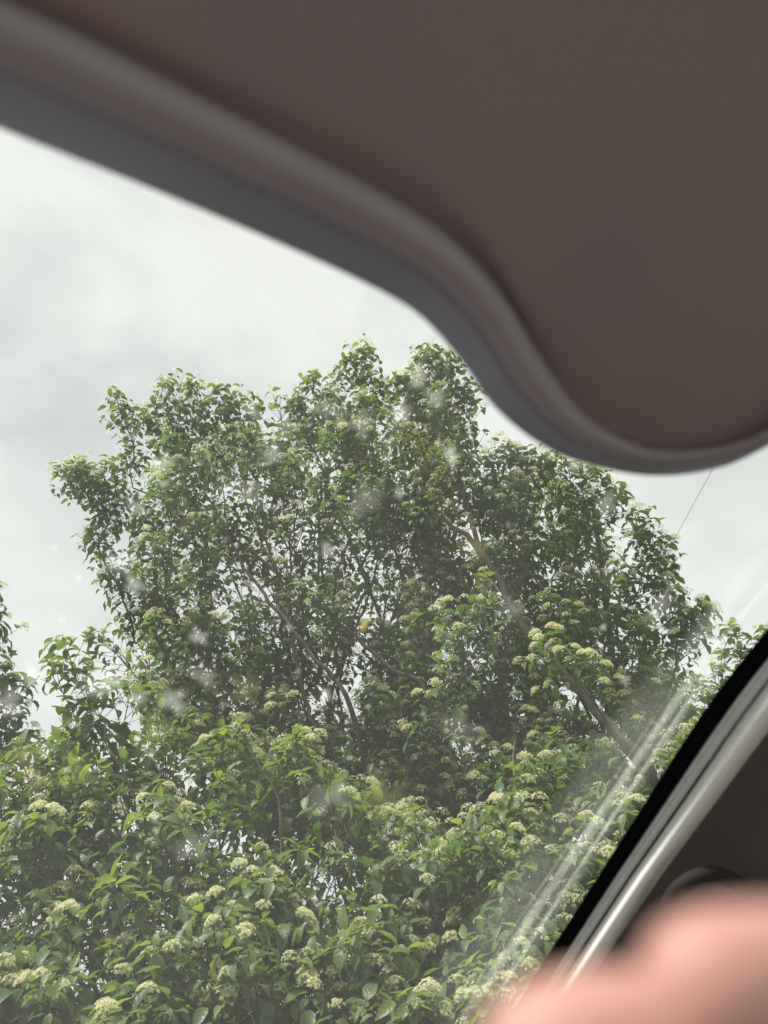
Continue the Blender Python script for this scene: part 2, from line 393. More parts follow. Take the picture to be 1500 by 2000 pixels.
def visor_band(name, prof_, mat):
    V = [vis(si_[i] * (1 - k) + so_[i] * k, c) for i in range(ns) for k, c in prof_]
    return mesh_obj(name, V, grid_faces(ns, len(prof_)), mat, visor, base=CB)
cut = 8                                                   # outer half of the roll: its shade painted as a darker band
visor_band('visor_rim', rk[:cut + 1], M_RIM)
visor_band('edge_shade', [(rk[cut][0] - .03, rk[cut][1] + .0003)] + [(k + .002, c + .0012 * min(1, (i_ + 1) / 2)) for i_, (k, c) in enumerate(rk[cut:])], M_RIM_SHADE)

# dirt smudges on the windscreen and streaks painted as trim reflections, lying 0.4 mm off the inside of the pane
def smudge(px, py, rx, ry, ang, mat, seed, power=1.0):
    rs = np.random.default_rng(seed)
    nr, na = 6, 22
    ph = rs.uniform(0, 6.28, 4); am = rs.uniform(.05, .22, 4)
    V = [on_plane(px, py, GH - .0006)]; fade = [power]
    for r_ in range(1, nr + 1):
        for a_ in range(na):
            th = 2 * math.pi * a_ / na
            wob = 1 + sum(am[k] * math.sin((k + 2) * th + ph[k]) for k in range(4))
            q = r_ / nr
            x, y = rx * q * wob * math.cos(th), ry * q * wob * math.sin(th)
            ca, sa = math.cos(ang), math.sin(ang)
            V.append(on_plane(px + x * ca - y * sa, py + x * sa + y * ca, GH - .0006))
            fade.append(power * max(0, 1 - q * q) ** 1.5)
    F = [(0, 1 + a_, 1 + (a_ + 1) % na) for a_ in range(na)]
    for r_ in range(nr - 1):
        for a_ in range(na):
            b_ = (a_ + 1) % na
            F.append((1 + r_ * na + a_, 1 + (r_ + 1) * na + a_, 1 + (r_ + 1) * na + b_, 1 + r_ * na + b_))
    return mesh_obj('dirt_smudge', V, F, mat, ws, base=CB, attrs={'fade': fade})
SM = [(880, 888, 24, 22, 0, 1), (818, 735, 22, 34, .3, .8), (850, 778, 24, 30, 0, .7), (782, 806, 22, 34, .4, 1), (705, 830, 34, 30, 0, .4),
      (532, 888, 30, 26, 0, .6), (492, 802, 26, 20, .3, .55), (318, 906, 26, 30, .5, .7), (266, 990, 30, 18, .6, .6), (232, 1098, 40, 32, .2, .55),
      (262, 1142, 34, 24, .6, .7), (388, 1244, 24, 22, 0, .9), (338, 1368, 36, 34, .2, .75), (216, 1328, 26, 34, 0, .95), (64, 1320, 30, 24, 0, .9),
      (268, 1362, 26, 18, 0, .8), (398, 1322, 32, 26, .4, .45), (640, 1074, 22, 20, 0, .7), (780, 962, 14, 18, 0, .8), (638, 1356, 14, 18, 0, .8),
      (182, 1345, 40, 22, .2, .6), (715, 976, 50, 40, 0, .3), (1185, 985, 30, 26, .6, .55), (1122, 905, 18, 24, 0, .6), (20, 1372, 44, 36, 0, .55),
      (375, 1655, 60, 34, -.5, .3), (640, 800, 40, 30, 0, .3), (1000, 1190, 30, 24, 0, .3), (560, 830, 30, 20, .4, .4), (640, 1560, 60, 44, 0, .3),
      (1290, 1180, 22, 60, .5, .4), (1220, 1330, 16, 14, 0, .6), (480, 960, 60, 40, .2, .28), (900, 1420, 60, 40, .3, .22)]
for i, (x, y, rx, ry, a_, pw) in enumerate(SM): smudge(x, y, rx * .9, ry * .9, a_, M_SMEAR, 100 + i, pw * .8)
for i in range(46):                                       # small dried specks
    rs_ = np.random.default_rng(900 + i); q = rs_.uniform(3.5, 9)
    smudge(rs_.uniform(20, 1320), rs_.uniform(800, 1700), q, q * rs_.uniform(.7, 1.4), rs_.uniform(0, 3), M_SMEAR, 950 + i, rs_.uniform(.3, .9))
smudge(712, 1220, 9, 26, .55, M_SMEAR_Y, 7, 1.5)
for i, (x, y, rx, ry, pw) in enumerate([(50, 1478, 60, 44, .9), (300, 1425, 40, 46, .9), (480, 1345, 40, 34, .8), (750, 1560, 60, 60, .8), (925, 1075, 34, 30, .8), (150, 1500, 60, 40, .7)]):
    smudge(x, y, rx, ry, .2 * i, M_SMEAR_G, 300 + i, pw)
def streak(p0, p1, w0, w1, power, seed):  # pale strip on the pane, painting the pillar trim's reflection
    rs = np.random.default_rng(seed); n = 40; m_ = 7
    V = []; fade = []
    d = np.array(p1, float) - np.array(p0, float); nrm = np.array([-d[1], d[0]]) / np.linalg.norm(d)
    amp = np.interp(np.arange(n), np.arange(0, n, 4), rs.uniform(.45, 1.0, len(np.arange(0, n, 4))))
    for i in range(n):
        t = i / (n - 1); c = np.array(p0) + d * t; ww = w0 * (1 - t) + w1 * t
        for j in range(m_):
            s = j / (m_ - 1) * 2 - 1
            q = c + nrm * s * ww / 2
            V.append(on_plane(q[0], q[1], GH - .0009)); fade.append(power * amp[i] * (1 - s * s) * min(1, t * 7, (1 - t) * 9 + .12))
    return mesh_obj('reflection_streak', V, grid_faces(n, m_), M_STREAK, ws, base=CB, attrs={'fade': fade})
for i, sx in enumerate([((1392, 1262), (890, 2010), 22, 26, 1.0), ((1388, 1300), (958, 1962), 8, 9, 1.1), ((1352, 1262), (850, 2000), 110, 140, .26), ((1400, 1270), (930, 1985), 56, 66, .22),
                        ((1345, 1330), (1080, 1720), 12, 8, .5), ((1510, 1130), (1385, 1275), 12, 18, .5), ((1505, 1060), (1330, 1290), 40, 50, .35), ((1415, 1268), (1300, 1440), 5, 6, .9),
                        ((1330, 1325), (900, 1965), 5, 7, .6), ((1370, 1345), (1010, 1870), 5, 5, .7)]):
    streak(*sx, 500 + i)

# ------------------------------------------------------------------ the hand in front of the lens
HK = 0.76
def cpt(px, py, d): return at(px, py, d * HK)
HB = cpt(2950, 2900, .13)
pers = thing('person', 'blurred pink fingers of the person taking the picture, at the bottom right corner', 'person', HB)
joints = []; edges = []; rad = []
def J(p, r_, par=None):
    joints.append(np.array(p) - HB); rad.append(r_ * HK)
    if par is not None: edges.append((par, len(joints) - 1))
    return len(joints) - 1
root = J(cpt(2950, 2750, .125), .026)
wrist = J(cpt(3500, 3500, .16), .024, root)
fore = J(cpt(4200, 4700, .22), .034, wrist); J(cpt(4700, 6000, .30), .040, fore)
def finger(k0, pts):
    p = root
    for x, y, d, r_ in pts: p = J(cpt(x, y, d), r_, p)
finger(root, [(2400, 2380, .108, .0125), (1980, 2080, .088, .0095), (1640, 1950, .0745, .0088), (1420, 1935, .0700, .0080), (1265, 1950, .0685, .0056)])
finger(root, [(2400, 2640, .108, .0125), (1880, 2350, .086, .0095), (1460, 2120, .0725, .0088), (1185, 2058, .0680, .0082), (915, 2098, .0672, .0058)])
finger(root, [(2450, 2900, .110, .012), (1950, 2660, .089, .0090), (1540, 2480, .076, .0084), (1260, 2420, .0705, .0076), (1210, 2415, .0700, .0064)])
finger(root, [(2520, 3150, .114, .011), (2120, 2960, .098, .0078), (1820, 2800, .086, .0072), (1590, 2720, .081, .0064), (1550, 2710, .0805, .0054)])
finger(root, [(2900, 2350, .118, .014), (2600, 1950, .112, .0105), (2400, 1650, .108, .0098), (2280, 1450, .106, .0085), (2265, 1420, .106, .007)])
me = bpy.data.meshes.new('hand'); me.from_pydata([j.tolist() for j in joints], edges, [])
me.materials.append(M_SKIN)
hand = bpy.data.objects.new('hand', me); COL.objects.link(hand); hand.parent = pers
sk = hand.modifiers.new('skin', 'SKIN'); sk.use_smooth_shade = True
lay = me.skin_vertices[0] if len(me.skin_vertices) else None
if lay is None:
    bpy.context.view_layer.objects.active = hand
    bpy.ops.mesh.customdata_skin_add(); lay = me.skin_vertices[0]
for i, r_ in enumerate(rad): lay.data[i].radius = (r_, r_); lay.data[i].use_root = (i == 0)
ss = hand.modifiers.new('smooth', 'SUBSURF'); ss.levels = 2; ss.render_levels = 3

# ------------------------------------------------------------------ plants
def leaf_template(arch, fold, twist, wav, wide=0.5, ns_=4):
    ts = np.array([.10, .30, .52, .74, .90])[:5] if ns_ == 5 else np.array([.13, .36, .62, .84])
    wd = wide * np.interp(ts, [0, .12, .32, .5, .7, .86, 1], [0, .33, .5, .47, .32, .14, 0])
    V = [(0, 0, 0)]; UV = [(0, 0, 0)]
    for i, (t, hw) in enumerate(zip(ts, wd)):
        for s in (-1, 0, 1):
            V.append((t, s * hw, abs(s) * hw * fold + wav * hw * math.sin(t * 14 + s * 1.7))); UV.append((t, s * hw, 0))
    V.append((1, 0, 0)); UV.append((1, 0, 0))
    V = np.array(V, float); x = V[:, 0].copy()
    ang = arch * x                                    # bend along an arc
    L_ = np.where(abs(arch) < 1e-3, x, np.sin(ang) / arch); Z = -(1 - np.cos(ang)) / arch
    z0 = V[:, 2].copy()
    V[:, 0] = L_ + z0 * np.sin(ang); V[:, 2] = Z + z0 * np.cos(ang)
    V[:, 1] += twist * x * x * 0.15
    n = len(ts); tri = [(0, 2, 1), (0, 3, 2)]; quad = []
    for i in range(n - 1):
        a = 1 + 3 * i; quad += [(a, a + 1, a + 4, a + 3), (a + 1, a + 2, a + 5, a + 4)]
    a = 1 + 3 * (n - 1); e = a + 3; tri += [(a, a + 1, e), (a + 1, a + 2, e)]
    return V, np.array(UV), np.array(tri), np.array(quad)
TPL = [leaf_template(a, f, t, w_, wd) for a, f, t, w_, wd in [(.5, .35, 1, .10, .52), (.9, .45, -1, .12, .5), (1.3, .3, 1, .1, .55), (.25, .5, 0, .08, .46), (1.7, .5, -1, .14, .5), (1.1, .2, 1, .16, .56)]]

def frames(axis, nhint):
    """Rotation matrices (n,3,3): columns x=axis, z~nhint."""
    x = axis / np.linalg.norm(axis, axis=1, keepdims=True)
    z = nhint - x * np.sum(nhint * x, 1, keepdims=True)
    z /= np.linalg.norm(z, axis=1, keepdims=True) + 1e-9
    y = np.cross(z, x)
    return np.stack([x, y, z], -1)

def cluster_template(nfl, seed, detail=True):
    """Flat-topped head of tiny four-petalled flowers on thin stalks; unit radius, +Z up."""
    rs = np.random.default_rng(seed)
    V = []; T = []; tint = []
    for i in range(nfl):
        r_ = math.sqrt((i + .5) / nfl); th = i * 2.39996 + rs.uniform(-.3, .3)
        r_ *= rs.uniform(.85, 1.12)
        c = np.array([r_ * math.cos(th), r_ * math.sin(th), .80 - .62 * r_ * r_ + rs.uniform(-.10, .12)])
        nrm = np.array([1.1 * c[0], 1.1 * c[1], .7]) + rs.normal(0, .25, 3); nrm /= np.linalg.norm(nrm)
        a = np.cross(nrm, rs.normal(0, 1, 3)); a /= np.linalg.norm(a); b = np.cross(nrm, a)
        s = rs.uniform(.17, .235)
        bt = rs.uniform(-.12, .12)
        for k in range(4):                                # petals
            q = k * math.pi / 2 + rs.uniform(-.15, .15)
            d = a * math.cos(q) + b * math.sin(q); sd_ = np.cross(nrm, d)
            o = len(V)
            V += [c, c + d * s * .55 + sd_ * s * .27 + nrm * s * .25, c + d * s * 1.15 + nrm * s * rs.uniform(-.2, .3), c + d * s * .55 - sd_ * s * .27 + nrm * s * .25]
            T += [(o, o + 1, o + 2), (o, o + 2, o + 3)]; tint += [.62 + bt, .9 + bt, 1 + bt, .9 + bt]
        if detail:                                        # stamens
            for k in range(3):
                d = nrm + rs.normal(0, .35, 3); d /= np.linalg.norm(d); sd_ = np.cross(d, a) * s * .07
                o = len(V); V += [c - sd_, c + sd_, c + d * s * 1.1]; T.append((o, o + 1, o + 2)); tint += [.8, .8, 1]
        if i % 2 == 0 or detail:                          # stalk
            hub = np.array([c[0] * .25, c[1] * .25, .12]); sd_ = np.cross(c - hub, a); sd_ = sd_ / (np.linalg.norm(sd_) + 1e-9) * .022
            o = len(V); V += [hub - sd_, hub + sd_, c]; T.append((o, o + 1, o + 2)); tint += [.28, .28, .4]
    o = len(V); V += [np.array([-.05, 0, -.5]), np.array([.05, 0, -.5]), np.array([0, .04, .2]), np.array([0, -.06, .2])]; T += [(o, o + 1, o + 2), (o, o + 3, o + 1)]; tint += [.0] * 4
    return np.array(V), np.array(T), np.array(tint)
CT_NEAR = [cluster_template(n, 40 + n) for n in (26, 32, 38, 44)]
CT_FAR = [cluster_template(n, 70 + n, False) for n in (16, 20)]

def leaf_mesh(k, tint):
    V, UV, tri, quad = TPL[k]
    me = bpy.data.meshes.new('leaf')
    me.from_pydata(V.tolist(), [], tri.tolist() + quad.tolist())
    a = me.attributes.new('tint', 'FLOAT', 'POINT'); a.data.foreach_set('value', np.full(len(V), tint, dtype=np.float32))
    b = me.attributes.new('leafuv', 'FLOAT_VECTOR', 'POINT'); b.data.foreach_set('vector', UV.astype(np.float32).ravel())
    me.polygons.foreach_set('use_smooth', [True] * len(me.polygons))
    me.materials.append(M_LEAF); me.update(); return me
LEAF_ME = {}
def get_leaf(k, tint):
    q = int(np.clip(round(tint * 7), 0, 7))
    if (k, q) not in LEAF_ME: LEAF_ME[(k, q)] = leaf_mesh(k, q / 7)
    return LEAF_ME[(k, q)]
CL_ME = {}
def get_cluster(k, tint):
    q = int(np.clip(round(tint * 5), 0, 5))
    if (k, q) not in CL_ME:
        V, T, tn = CT_NEAR[k]
        me = bpy.data.meshes.new('flower_cluster'); me.from_pydata(V.tolist(), [], T.tolist())
        a = me.attributes.new('tint', 'FLOAT', 'POINT'); a.data.foreach_set('value', np.clip(tn * (.62 + .38 * q / 5), 0, 1).astype(np.float32))
        me.materials.append(M_FLOWER); me.update(); CL_ME[(k, q)] = me
    return CL_ME[(k, q)]

def in_poly(pts, poly):
    x, y = pts[:, 0], pts[:, 1]; ins = np.zeros(len(pts), bool); P = np.asarray(poly, float)
    j = len(P) - 1
    for i in range(len(P)):
        c = ((P[i, 1] > y) != (P[j, 1] > y)) & (x < (P[j, 0] - P[i, 0]) * (y - P[i, 1]) / (P[j, 1] - P[i, 1] + 1e-12) + P[i, 0])
        ins ^= c; j = i
    return ins

def depth_front(py):
    return np.interp(py, [600, 900, 1200, 1450, 1700, 1900, 2100], [4.9, 4.35, 3.75, 3.15, 2.55, 2.2, 2.0])

def depth_main(py):
    return np.interp(py, [600, 900, 1200, 1450, 1700, 2100], [5.0, 4.5, 4.1, 3.8, 3.6, 3.5])
# things the photograph shows bare: (polyline, half width, share of leaves kept away) and airy spots of the crown
BARE = [([(1300, 1550), (1230, 1465), (1160, 1385), (1115, 1345)], 20, .9), ([(1000, 1180), (960, 1110), (930, 1060), (905, 990), (895, 900)], 10, .35),
        ([(930, 1065), (880, 1025), (830, 985)], 11, .5), ([(700, 1400), (620, 1290), (560, 1220), (500, 1150)], 13, .6),
        ([(640, 1470), (595, 1370), (570, 1260)], 10, .6), ([(720, 1660), (640, 1590), (590, 1540)], 12, .6), ([(860, 1400), (780, 1310)], 9, .4),
        ([(600, 1020), (590, 1150)], 70, .42), ([(480, 980), (520, 1080)], 50, .35), ([(760, 1080), (740, 1180)], 45, .35), ([(540, 800), (535, 850)], 26, .7), ([(870, 1430), (880, 1480)], 30, .3), ([(215, 1260), (270, 1290)], 26, .6),
        ([(450, 1130), (480, 1250)], 45, .3), ([(640, 1560), (650, 1600)], 20, .5)]
def bare_mask(P3, rs):
    q = project(P3); keep = np.ones(len(q), bool)
    for pl, hw, pr in BARE:
        pl = np.array(pl, float)
        for a, b in zip(pl[:-1], pl[1:]):
            d = b - a; t = np.clip(((q[:, :2] - a) @ d) / (d @ d), 0, 1)
            near = np.linalg.norm(q[:, :2] - a - t[:, None] * d, axis=1) < hw
            keep &= ~(near & (rs.random(len(q)) < pr))
    return keep

class Plant:
    def __init__(s, name, label, cat, base, stems, group=None, leaf=(.055, .08), seed=1, flower=.5, bloom=(.3, .7), stem_r=.03, young=.25):
        s.rs = np.random.default_rng(seed); s.base = np.array(base, float); s.leaf = leaf; s.flower = flower; s.bloom = bloom; s.young = young
        s.root = thing(name, label, cat, base, group)
        s.P = [s.base.copy()]; s.par = [-1]; s.stem_nodes = []; s.load = [0.0]
        for st in stems:                                   # explicit main stems
            pts = spline([s.base] + [np.array(p) for p in st], 5)
            prev = 0; ids = [0]
            for p in pts[1:]:
                s.P.append(p + s.rs.normal(0, .008, 3)); s.par.append(prev); s.load.append(0.0); prev = len(s.P) - 1; ids.append(prev)
            s.stem_nodes.append(ids)
        s.nstem = len(s.P)
        s.LA, s.LN, s.LP, s.LS, s.LT = [], [], [], [], []   # leaf axis, normal hint, position, size, tint
        s.CP, s.CN, s.CS, s.CT = [], [], [], []             # clusters
        s.TW = []                                           # side twigs (p0, p1, p2)
        s.stem_r = stem_r; s.stem_len = max(np.linalg.norm(np.array(st[-1]) - s.base) for st in stems) * 1.05
    def grow(s, tips, centre, leafy, density=1.0, upward=.7):
        tips = np.array(tips); order = np.argsort(np.linalg.norm(tips - s.base, axis=1))
        for i in order:
            tip = tips[i]
            outw = tip - centre; outw /= np.linalg.norm(outw) + 1e-9
            tdir = outw + np.array([0, 0, upward]) + s.rs.normal(0, .22, 3); tdir /= np.linalg.norm(tdir)
            P = np.array(s.P); d = P - tip; dist = np.linalg.norm(d, axis=1)
            pen = dist + 1.2 * np.maximum(0, P[:, 2] - tip[2] + .25) + .8 * np.maximum(0, .45 - dist)
            pen += .5 * dist * (1 - (-d @ tdir) / (dist + 1e-6)) * .5
            pen[0] += 3
            a = int(np.argmin(pen)); p0 = P[a]; ln = dist[a]
            if s.par[a] >= 0: t0 = P[a] - P[s.par[a]]; t0 /= np.linalg.norm(t0) + 1e-9
            else: t0 = np.array([0, 0, 1.0])
            q1 = p0 + (t0 * .5 + (tip - p0) / (ln + 1e-6) * .5) * ln * .35; q2 = tip - tdir * ln * .38
            n = max(4, int(ln / .09)); prev = a; path = [p0]
            for k in range(1, n + 1):
                t = k / n
                p = (1 - t) ** 3 * p0 + 3 * (1 - t) ** 2 * t * q1 + 3 * (1 - t) * t * t * q2 + t ** 3 * tip
                if k < n: p = p + s.rs.normal(0, .007, 3)
                s.P.append(p); s.par.append(prev); s.load.append(0.0); prev = len(s.P) - 1; path.append(p)
            s.load[prev] = 1.0
            s.dress(np.array(path), leafy * s.rs.uniform(.75, 1.3), density)
    def dress(s, path, leafy, density):
        rs = s.rs
        seg = np.linalg.norm(np.diff(path, axis=0), axis=1); cum = np.concatenate([[0], np.cumsum(seg)]); tot = cum[-1]
        leafy = min(leafy, tot * .97); step = .046 / density
        n = max(3, int(leafy / step)); ph = rs.uniform(0, 6.28)
        for k in range(n):
            u = k / n                                         # 0 at the tip
            dpos = tot - leafy * u - rs.uniform(0, .02)
            p = np.array([np.interp(dpos, cum, path[:, c]) for c in range(3)])
            j = min(len(path) - 2, max(0, int(np.searchsorted(cum, dpos)) - 1)); ax = path[j + 1] - path[j]; ax /= np.linalg.norm(ax) + 1e-9
            a = np.cross(ax, [0.3, 0.2, 1.0]); a /= np.linalg.norm(a) + 1e-9; b = np.cross(ax, a)
            ph += math.pi / 2 + rs.uniform(-.25, .25)
            for sgn in (0, math.pi):
                if rs.random() < .08 + .18 * u: continue
                rad_ = a * math.cos(ph + sgn) + b * math.sin(ph + sgn)
                tl = (.02 + .13 * min(1, u * 2.2)) * rs.uniform(.6, 1.3)
                td = ax * .75 + rad_ * .8 + np.array([0, 0, .15]); td /= np.linalg.norm(td)
                end = p + td * tl; s.TW.append((p, p + td * tl * .5 - np.array([0, 0, .004]), end))
                sd_ = np.cross(td, rs.normal(0, 1, 3)); sd_ /= np.linalg.norm(sd_) + 1e-9
                lt = s.young * max(0, 1 - u * 1.6)
                if tl > .06: s.pair(p + td * tl * .55, td, sd_, lt, .85)
                s.pair(end, td, np.cross(td, sd_), lt + .12, 1.0)
                if rs.random() < s.flower * (1.15 - .55 * u): s.bunch(end + td * .032, td)
        tipd = path[-1] - path[-2]; tipd /= np.linalg.norm(tipd) + 1e-9
        sd_ = np.cross(tipd, rs.normal(0, 1, 3)); sd_ /= np.linalg.norm(sd_) + 1e-9
        s.pair(path[-1], tipd, sd_, s.young + .25, .8); s.pair(path[-1] - tipd * .02, tipd, np.cross(tipd, sd_), s.young + .15, .95)
        if rs.random() < .35 + .6 * s.flower: s.bunch(path[-1] + tipd * .03, tipd)
    def pair(s, p, td, sd_, lt, k):
        rs = s.rs
        for sg in (1, -1):
            if rs.random() < .06: continue
            ax = td * rs.uniform(.25, .7) + sd_ * sg + np.array([0, 0, rs.uniform(-.55, .12)]); ax /= np.linalg.norm(ax)
            nh = np.array([0, 0, 1.0]) + td * .35 + rs.normal(0, .28, 3)
            s.LP.append(p + ax * .008); s.LA.append(ax); s.LN.append(nh)
            s.LS.append(rs.uniform(*s.leaf) * 1.15 * k * rs.choice([1, 1, .8, .62])); s.LT.append(np.clip(.30 + lt + rs.normal(0, .13), 0, 1))
    def bunch(s, p, td):
        rs = s.rs
        nrm = td * .7 + np.array([0, 0, .8]) + rs.normal(0, .15, 3); nrm /= np.linalg.norm(nrm)
        s.CP.append(p); s.CN.append(nrm); s.CS.append(rs.uniform(.022, .034)); s.CT.append(rs.uniform(*s.bloom))
    def build(s, n_leaf=300, n_cl=300, trunk_name='trunk'):
        P = np.array(s.P); par = np.array(s.par); load = np.array(s.load); ex = 2.25
        for i in range(len(P) - 1, 0, -1): load[par[i]] += load[i]
        R = .0022 * np.maximum(load, 1) ** (1 / ex)
        kids = [[] for _ in P]
        for i in range(1, len(P)): kids[par[i]].append(i)
        R[:s.nstem] = np.maximum(R[:s.nstem], s.stem_r * np.clip(1.1 - np.linalg.norm(P[:s.nstem] - s.base, axis=1) / s.stem_len, .12, 1))
        B = s.base
        # main stems as parts
        for ids in s.stem_nodes:
            sides = 9; V, F = tube(P[ids] - B, R[ids], sides); o = mesh_obj(trunk_name, V, F, M_BARK, s.root)
        # all other wood, chains joined
        VV, FF, off = [], [], 0
        used = np.zeros(len(P), bool)
        starts = [(par[i], i) for i in range(s.nstem, len(P)) if par[i] < s.nstem or kids[par[i]][0] != i]
        for a, i in starts:
            ch = [a, i]
            while kids[i]:
                i = kids[i][0]; ch.append(i)
            rr = R[ch].copy(); rr[0] = rr[1]; rr[-1] *= .55
            V, F = tube(P[ch] - B, rr, 5); VV += V; FF += [tuple(x + off for x in f) for f in F]; off += len(V)
        if VV:
            o = big_mesh('branches', np.array(VV), np.array(FF), M_TWIG, s.root, smooth=True); o['kind'] = 'stuff'
        if s.TW:                                            # side twigs: three-sided, two joints
            T = np.array(s.TW) - B; n = len(T); d = T[:, 2] - T[:, 0]; d /= np.linalg.norm(d, axis=1, keepdims=True) + 1e-9
            a = np.cross(d, [.2, .3, 1.0]); a /= np.linalg.norm(a, axis=1, keepdims=True) + 1e-9; b = np.cross(d, a)
            rings = []
            for q, r_ in ((0, .0019), (1, .0016), (2, .0011)):
                for k in range(3): rings.append(T[:, q] + r_ * (a * math.cos(2.094 * k) + b * math.sin(2.094 * k)))
            V = np.stack(rings, 1).reshape(-1, 3); o9 = (np.arange(n) * 9)[:, None]
            fs = np.array([(q * 3 + k, q * 3 + (k + 1) % 3, q * 3 + 3 + (k + 1) % 3, q * 3 + 3 + k) for q in (0, 1) for k in range(3)])
            F = (o9[:, :, None] + fs[None]).reshape(-1, 4)
            o = big_mesh('twigs', V, F, M_TWIG, s.root); o['kind'] = 'stuff'
        # leaves: the ones that show largest one by one, the rest joined
        LP, LA, LN, LS, LT = map(np.array, (s.LP, s.LA, s.LN, s.LS, s.LT))
        keep = bare_mask(LP + LA * LS[:, None] * .5, s.rs); LP, LA, LN, LS, LT = LP[keep], LA[keep], LN[keep], LS[keep], LT[keep]; n = len(LP)
        kk = s.rs.integers(0, len(TPL), n); M3 = frames(LA, LN) * LS[:, None, None]
        pr = project(LP); vis_ = (pr[:, 0] > 5) & (pr[:, 0] < 1480) & (pr[:, 1] > 620) & (pr[:, 1] < 1990) & (pr[:, 2] > 0.3)
        score = np.where(vis_, LS / np.maximum(pr[:, 2], .3), 0); idx = np.argsort(-score)[:n_leaf]; idx = idx[score[idx] > 0]
        for i in idx:
            o = bpy.data.objects.new('leaf', get_leaf(int(kk[i]), LT[i])); COL.objects.link(o); o.parent = s.root
            m = Matrix.Identity(4)
            for r_ in range(3):
                for c in range(3): m[r_][c] = M3[i, r_, c]
                m[r_][3] = LP[i, r_] - B[r_]
            o.matrix_basis = m
        rest = np.ones(n, bool); rest[idx] = False
        VV, TT, QQ, tint, uvs, off = [], [], [], [], [], 0
        for k, (V, UV, tri, quad) in enumerate(TPL):
            w_ = np.where(rest & (kk == k))[0]
            if not len(w_): continue
            X = np.einsum('nij,vj->nvi', M3[w_], V) + (LP[w_] - B)[:, None]
            o_ = (np.arange(len(w_)) * len(V) + off)[:, None, None]
            VV.append(X.reshape(-1, 3)); TT.append((tri[None] + o_).reshape(-1, 3)); QQ.append((quad[None] + o_).reshape(-1, 4))
            tint.append(np.repeat(LT[w_], len(V))); uvs.append(np.tile(UV, (len(w_), 1))); off += len(w_) * len(V)
        o = big_mesh('leaves', np.vstack(VV), [np.vstack(TT), np.vstack(QQ)], M_LEAF, s.root, {'tint': np.concatenate(tint)}, {'leafuv': np.vstack(uvs)}, smooth=True); o['kind'] = 'stuff'
        # flower clusters the same way
        if s.CP:
            CP, CN, CS, CT = map(np.array, (s.CP, s.CN, s.CS, s.CT))
            keep = bare_mask(CP, s.rs); CP, CN, CS, CT = CP[keep], CN[keep], CS[keep], CT[keep]; m_ = len(CP)
            M3 = frames(np.cross(CN, s.rs.normal(0, 1, (m_, 3))), CN) * CS[:, None, None]
            pr = project(CP); vis_ = (pr[:, 0] > 5) & (pr[:, 0] < 1480) & (pr[:, 1] > 620) & (pr[:, 1] < 1990)
            score = np.where(vis_, CS / np.maximum(pr[:, 2], .3), 0); idx = np.argsort(-score)[:n_cl]; idx = idx[score[idx] > 0]
            for i in idx:
                o = bpy.data.objects.new('flower_cluster', get_cluster(int(i % len(CT_NEAR)), CT[i])); COL.objects.link(o); o.parent = s.root
                m = Matrix.Identity(4)
                for r_ in range(3):
                    for c in range(3): m[r_][c] = M3[i, r_, c]
                    m[r_][3] = CP[i, r_] - B[r_]
                o.matrix_basis = m
            rest = np.ones(m_, bool); rest[idx] = False; VV, TT, tt, off = [], [], [], 0
            for k, (V, T, tn) in enumerate(CT_FAR):
                w_ = np.where(rest & (np.arange(m_) % 2 == k))[0]
                if not len(w_): continue
                X = np.einsum('nij,vj->nvi', M3[w_], V) + (CP[w_] - B)[:, None]
                VV.append(X.reshape(-1, 3)); TT.append((T[None] + (np.arange(len(w_)) * len(V) + off)[:, None, None]).reshape(-1, 3))
                tt.append((np.clip(tn[None] * (.62 + .38 * CT[w_][:, None]), 0, 1)).ravel()); off += len(w_) * len(V)
            if VV:
                o = big_mesh('blossoms', np.vstack(VV), np.vstack(TT), M_FLOWER, s.root, {'tint': np.concatenate(tt)}); o['kind'] = 'stuff'

def sample_tips(poly, n, thick, rs, off=0.0, front=depth_front, shrink=1.0):
    """Shoot tips spread through the crown: inside its outline, through its depth."""
    P = np.array(poly, float); P = P.mean(0) + (P - P.mean(0)) * shrink; lo, hi = P.min(0), P.max(0); res = []
    while len(res) < n:
        q = rs.uniform(lo, hi, (1, 2))
        if not in_poly(q, P)[0]: continue
        f = front(q[0, 1]) + off
        u = rs.random()
        res.append(at(q[0, 0], q[0, 1], f + thick * u))
    return res
def pts(lst): return [at(x, y, d) for x, y, d in lst]

GROUP = 'flowering dogwood trees beyond the windscreen'
# tall tree left of centre, many thin stems fanning out of the ground
base1 = np.array([0.75, 4.35, 0.0])
t1 = Plant('dogwood_tree', 'tall many-stemmed dogwood with small leaves, filling the middle under the sky', 'tree', base1,
    [pts([(860, 2000, 4.0), (740, 1650, 3.95), (690, 1390, 3.95), (620, 1290, 4.05), (560, 1215, 4.15), (500, 1140, 4.3), (400, 960, 4.7)]),
     pts([(930, 1900, 4.0), (850, 1400, 3.95), (760, 1300, 4.05), (640, 1200, 4.3), (520, 1100, 4.5), (400, 1010, 4.7), (260, 950, 4.8)]),
     pts([(950, 1850, 4.2), (860, 1450, 4.3), (790, 1150, 4.7), (740, 950, 4.9), (715, 780, 5.2)]),
     pts([(820, 1900, 4.3), (640, 1470, 4.0), (595, 1370, 4.05), (572, 1260, 4.15), (540, 1120, 4.4), (480, 980, 4.7)]),
     pts([(900, 1900, 4.2), (720, 1660, 3.8), (640, 1590, 3.85), (570, 1520, 3.95), (430, 1330, 4.3), (330, 1180, 4.6)]),
     pts([(960, 1800, 4.5), (760, 1250, 4.8), (660, 1000, 5.0), (600, 850, 5.2)])],
    GROUP, (.046, .067), 21, .46, (.4, .9), .024, .24)
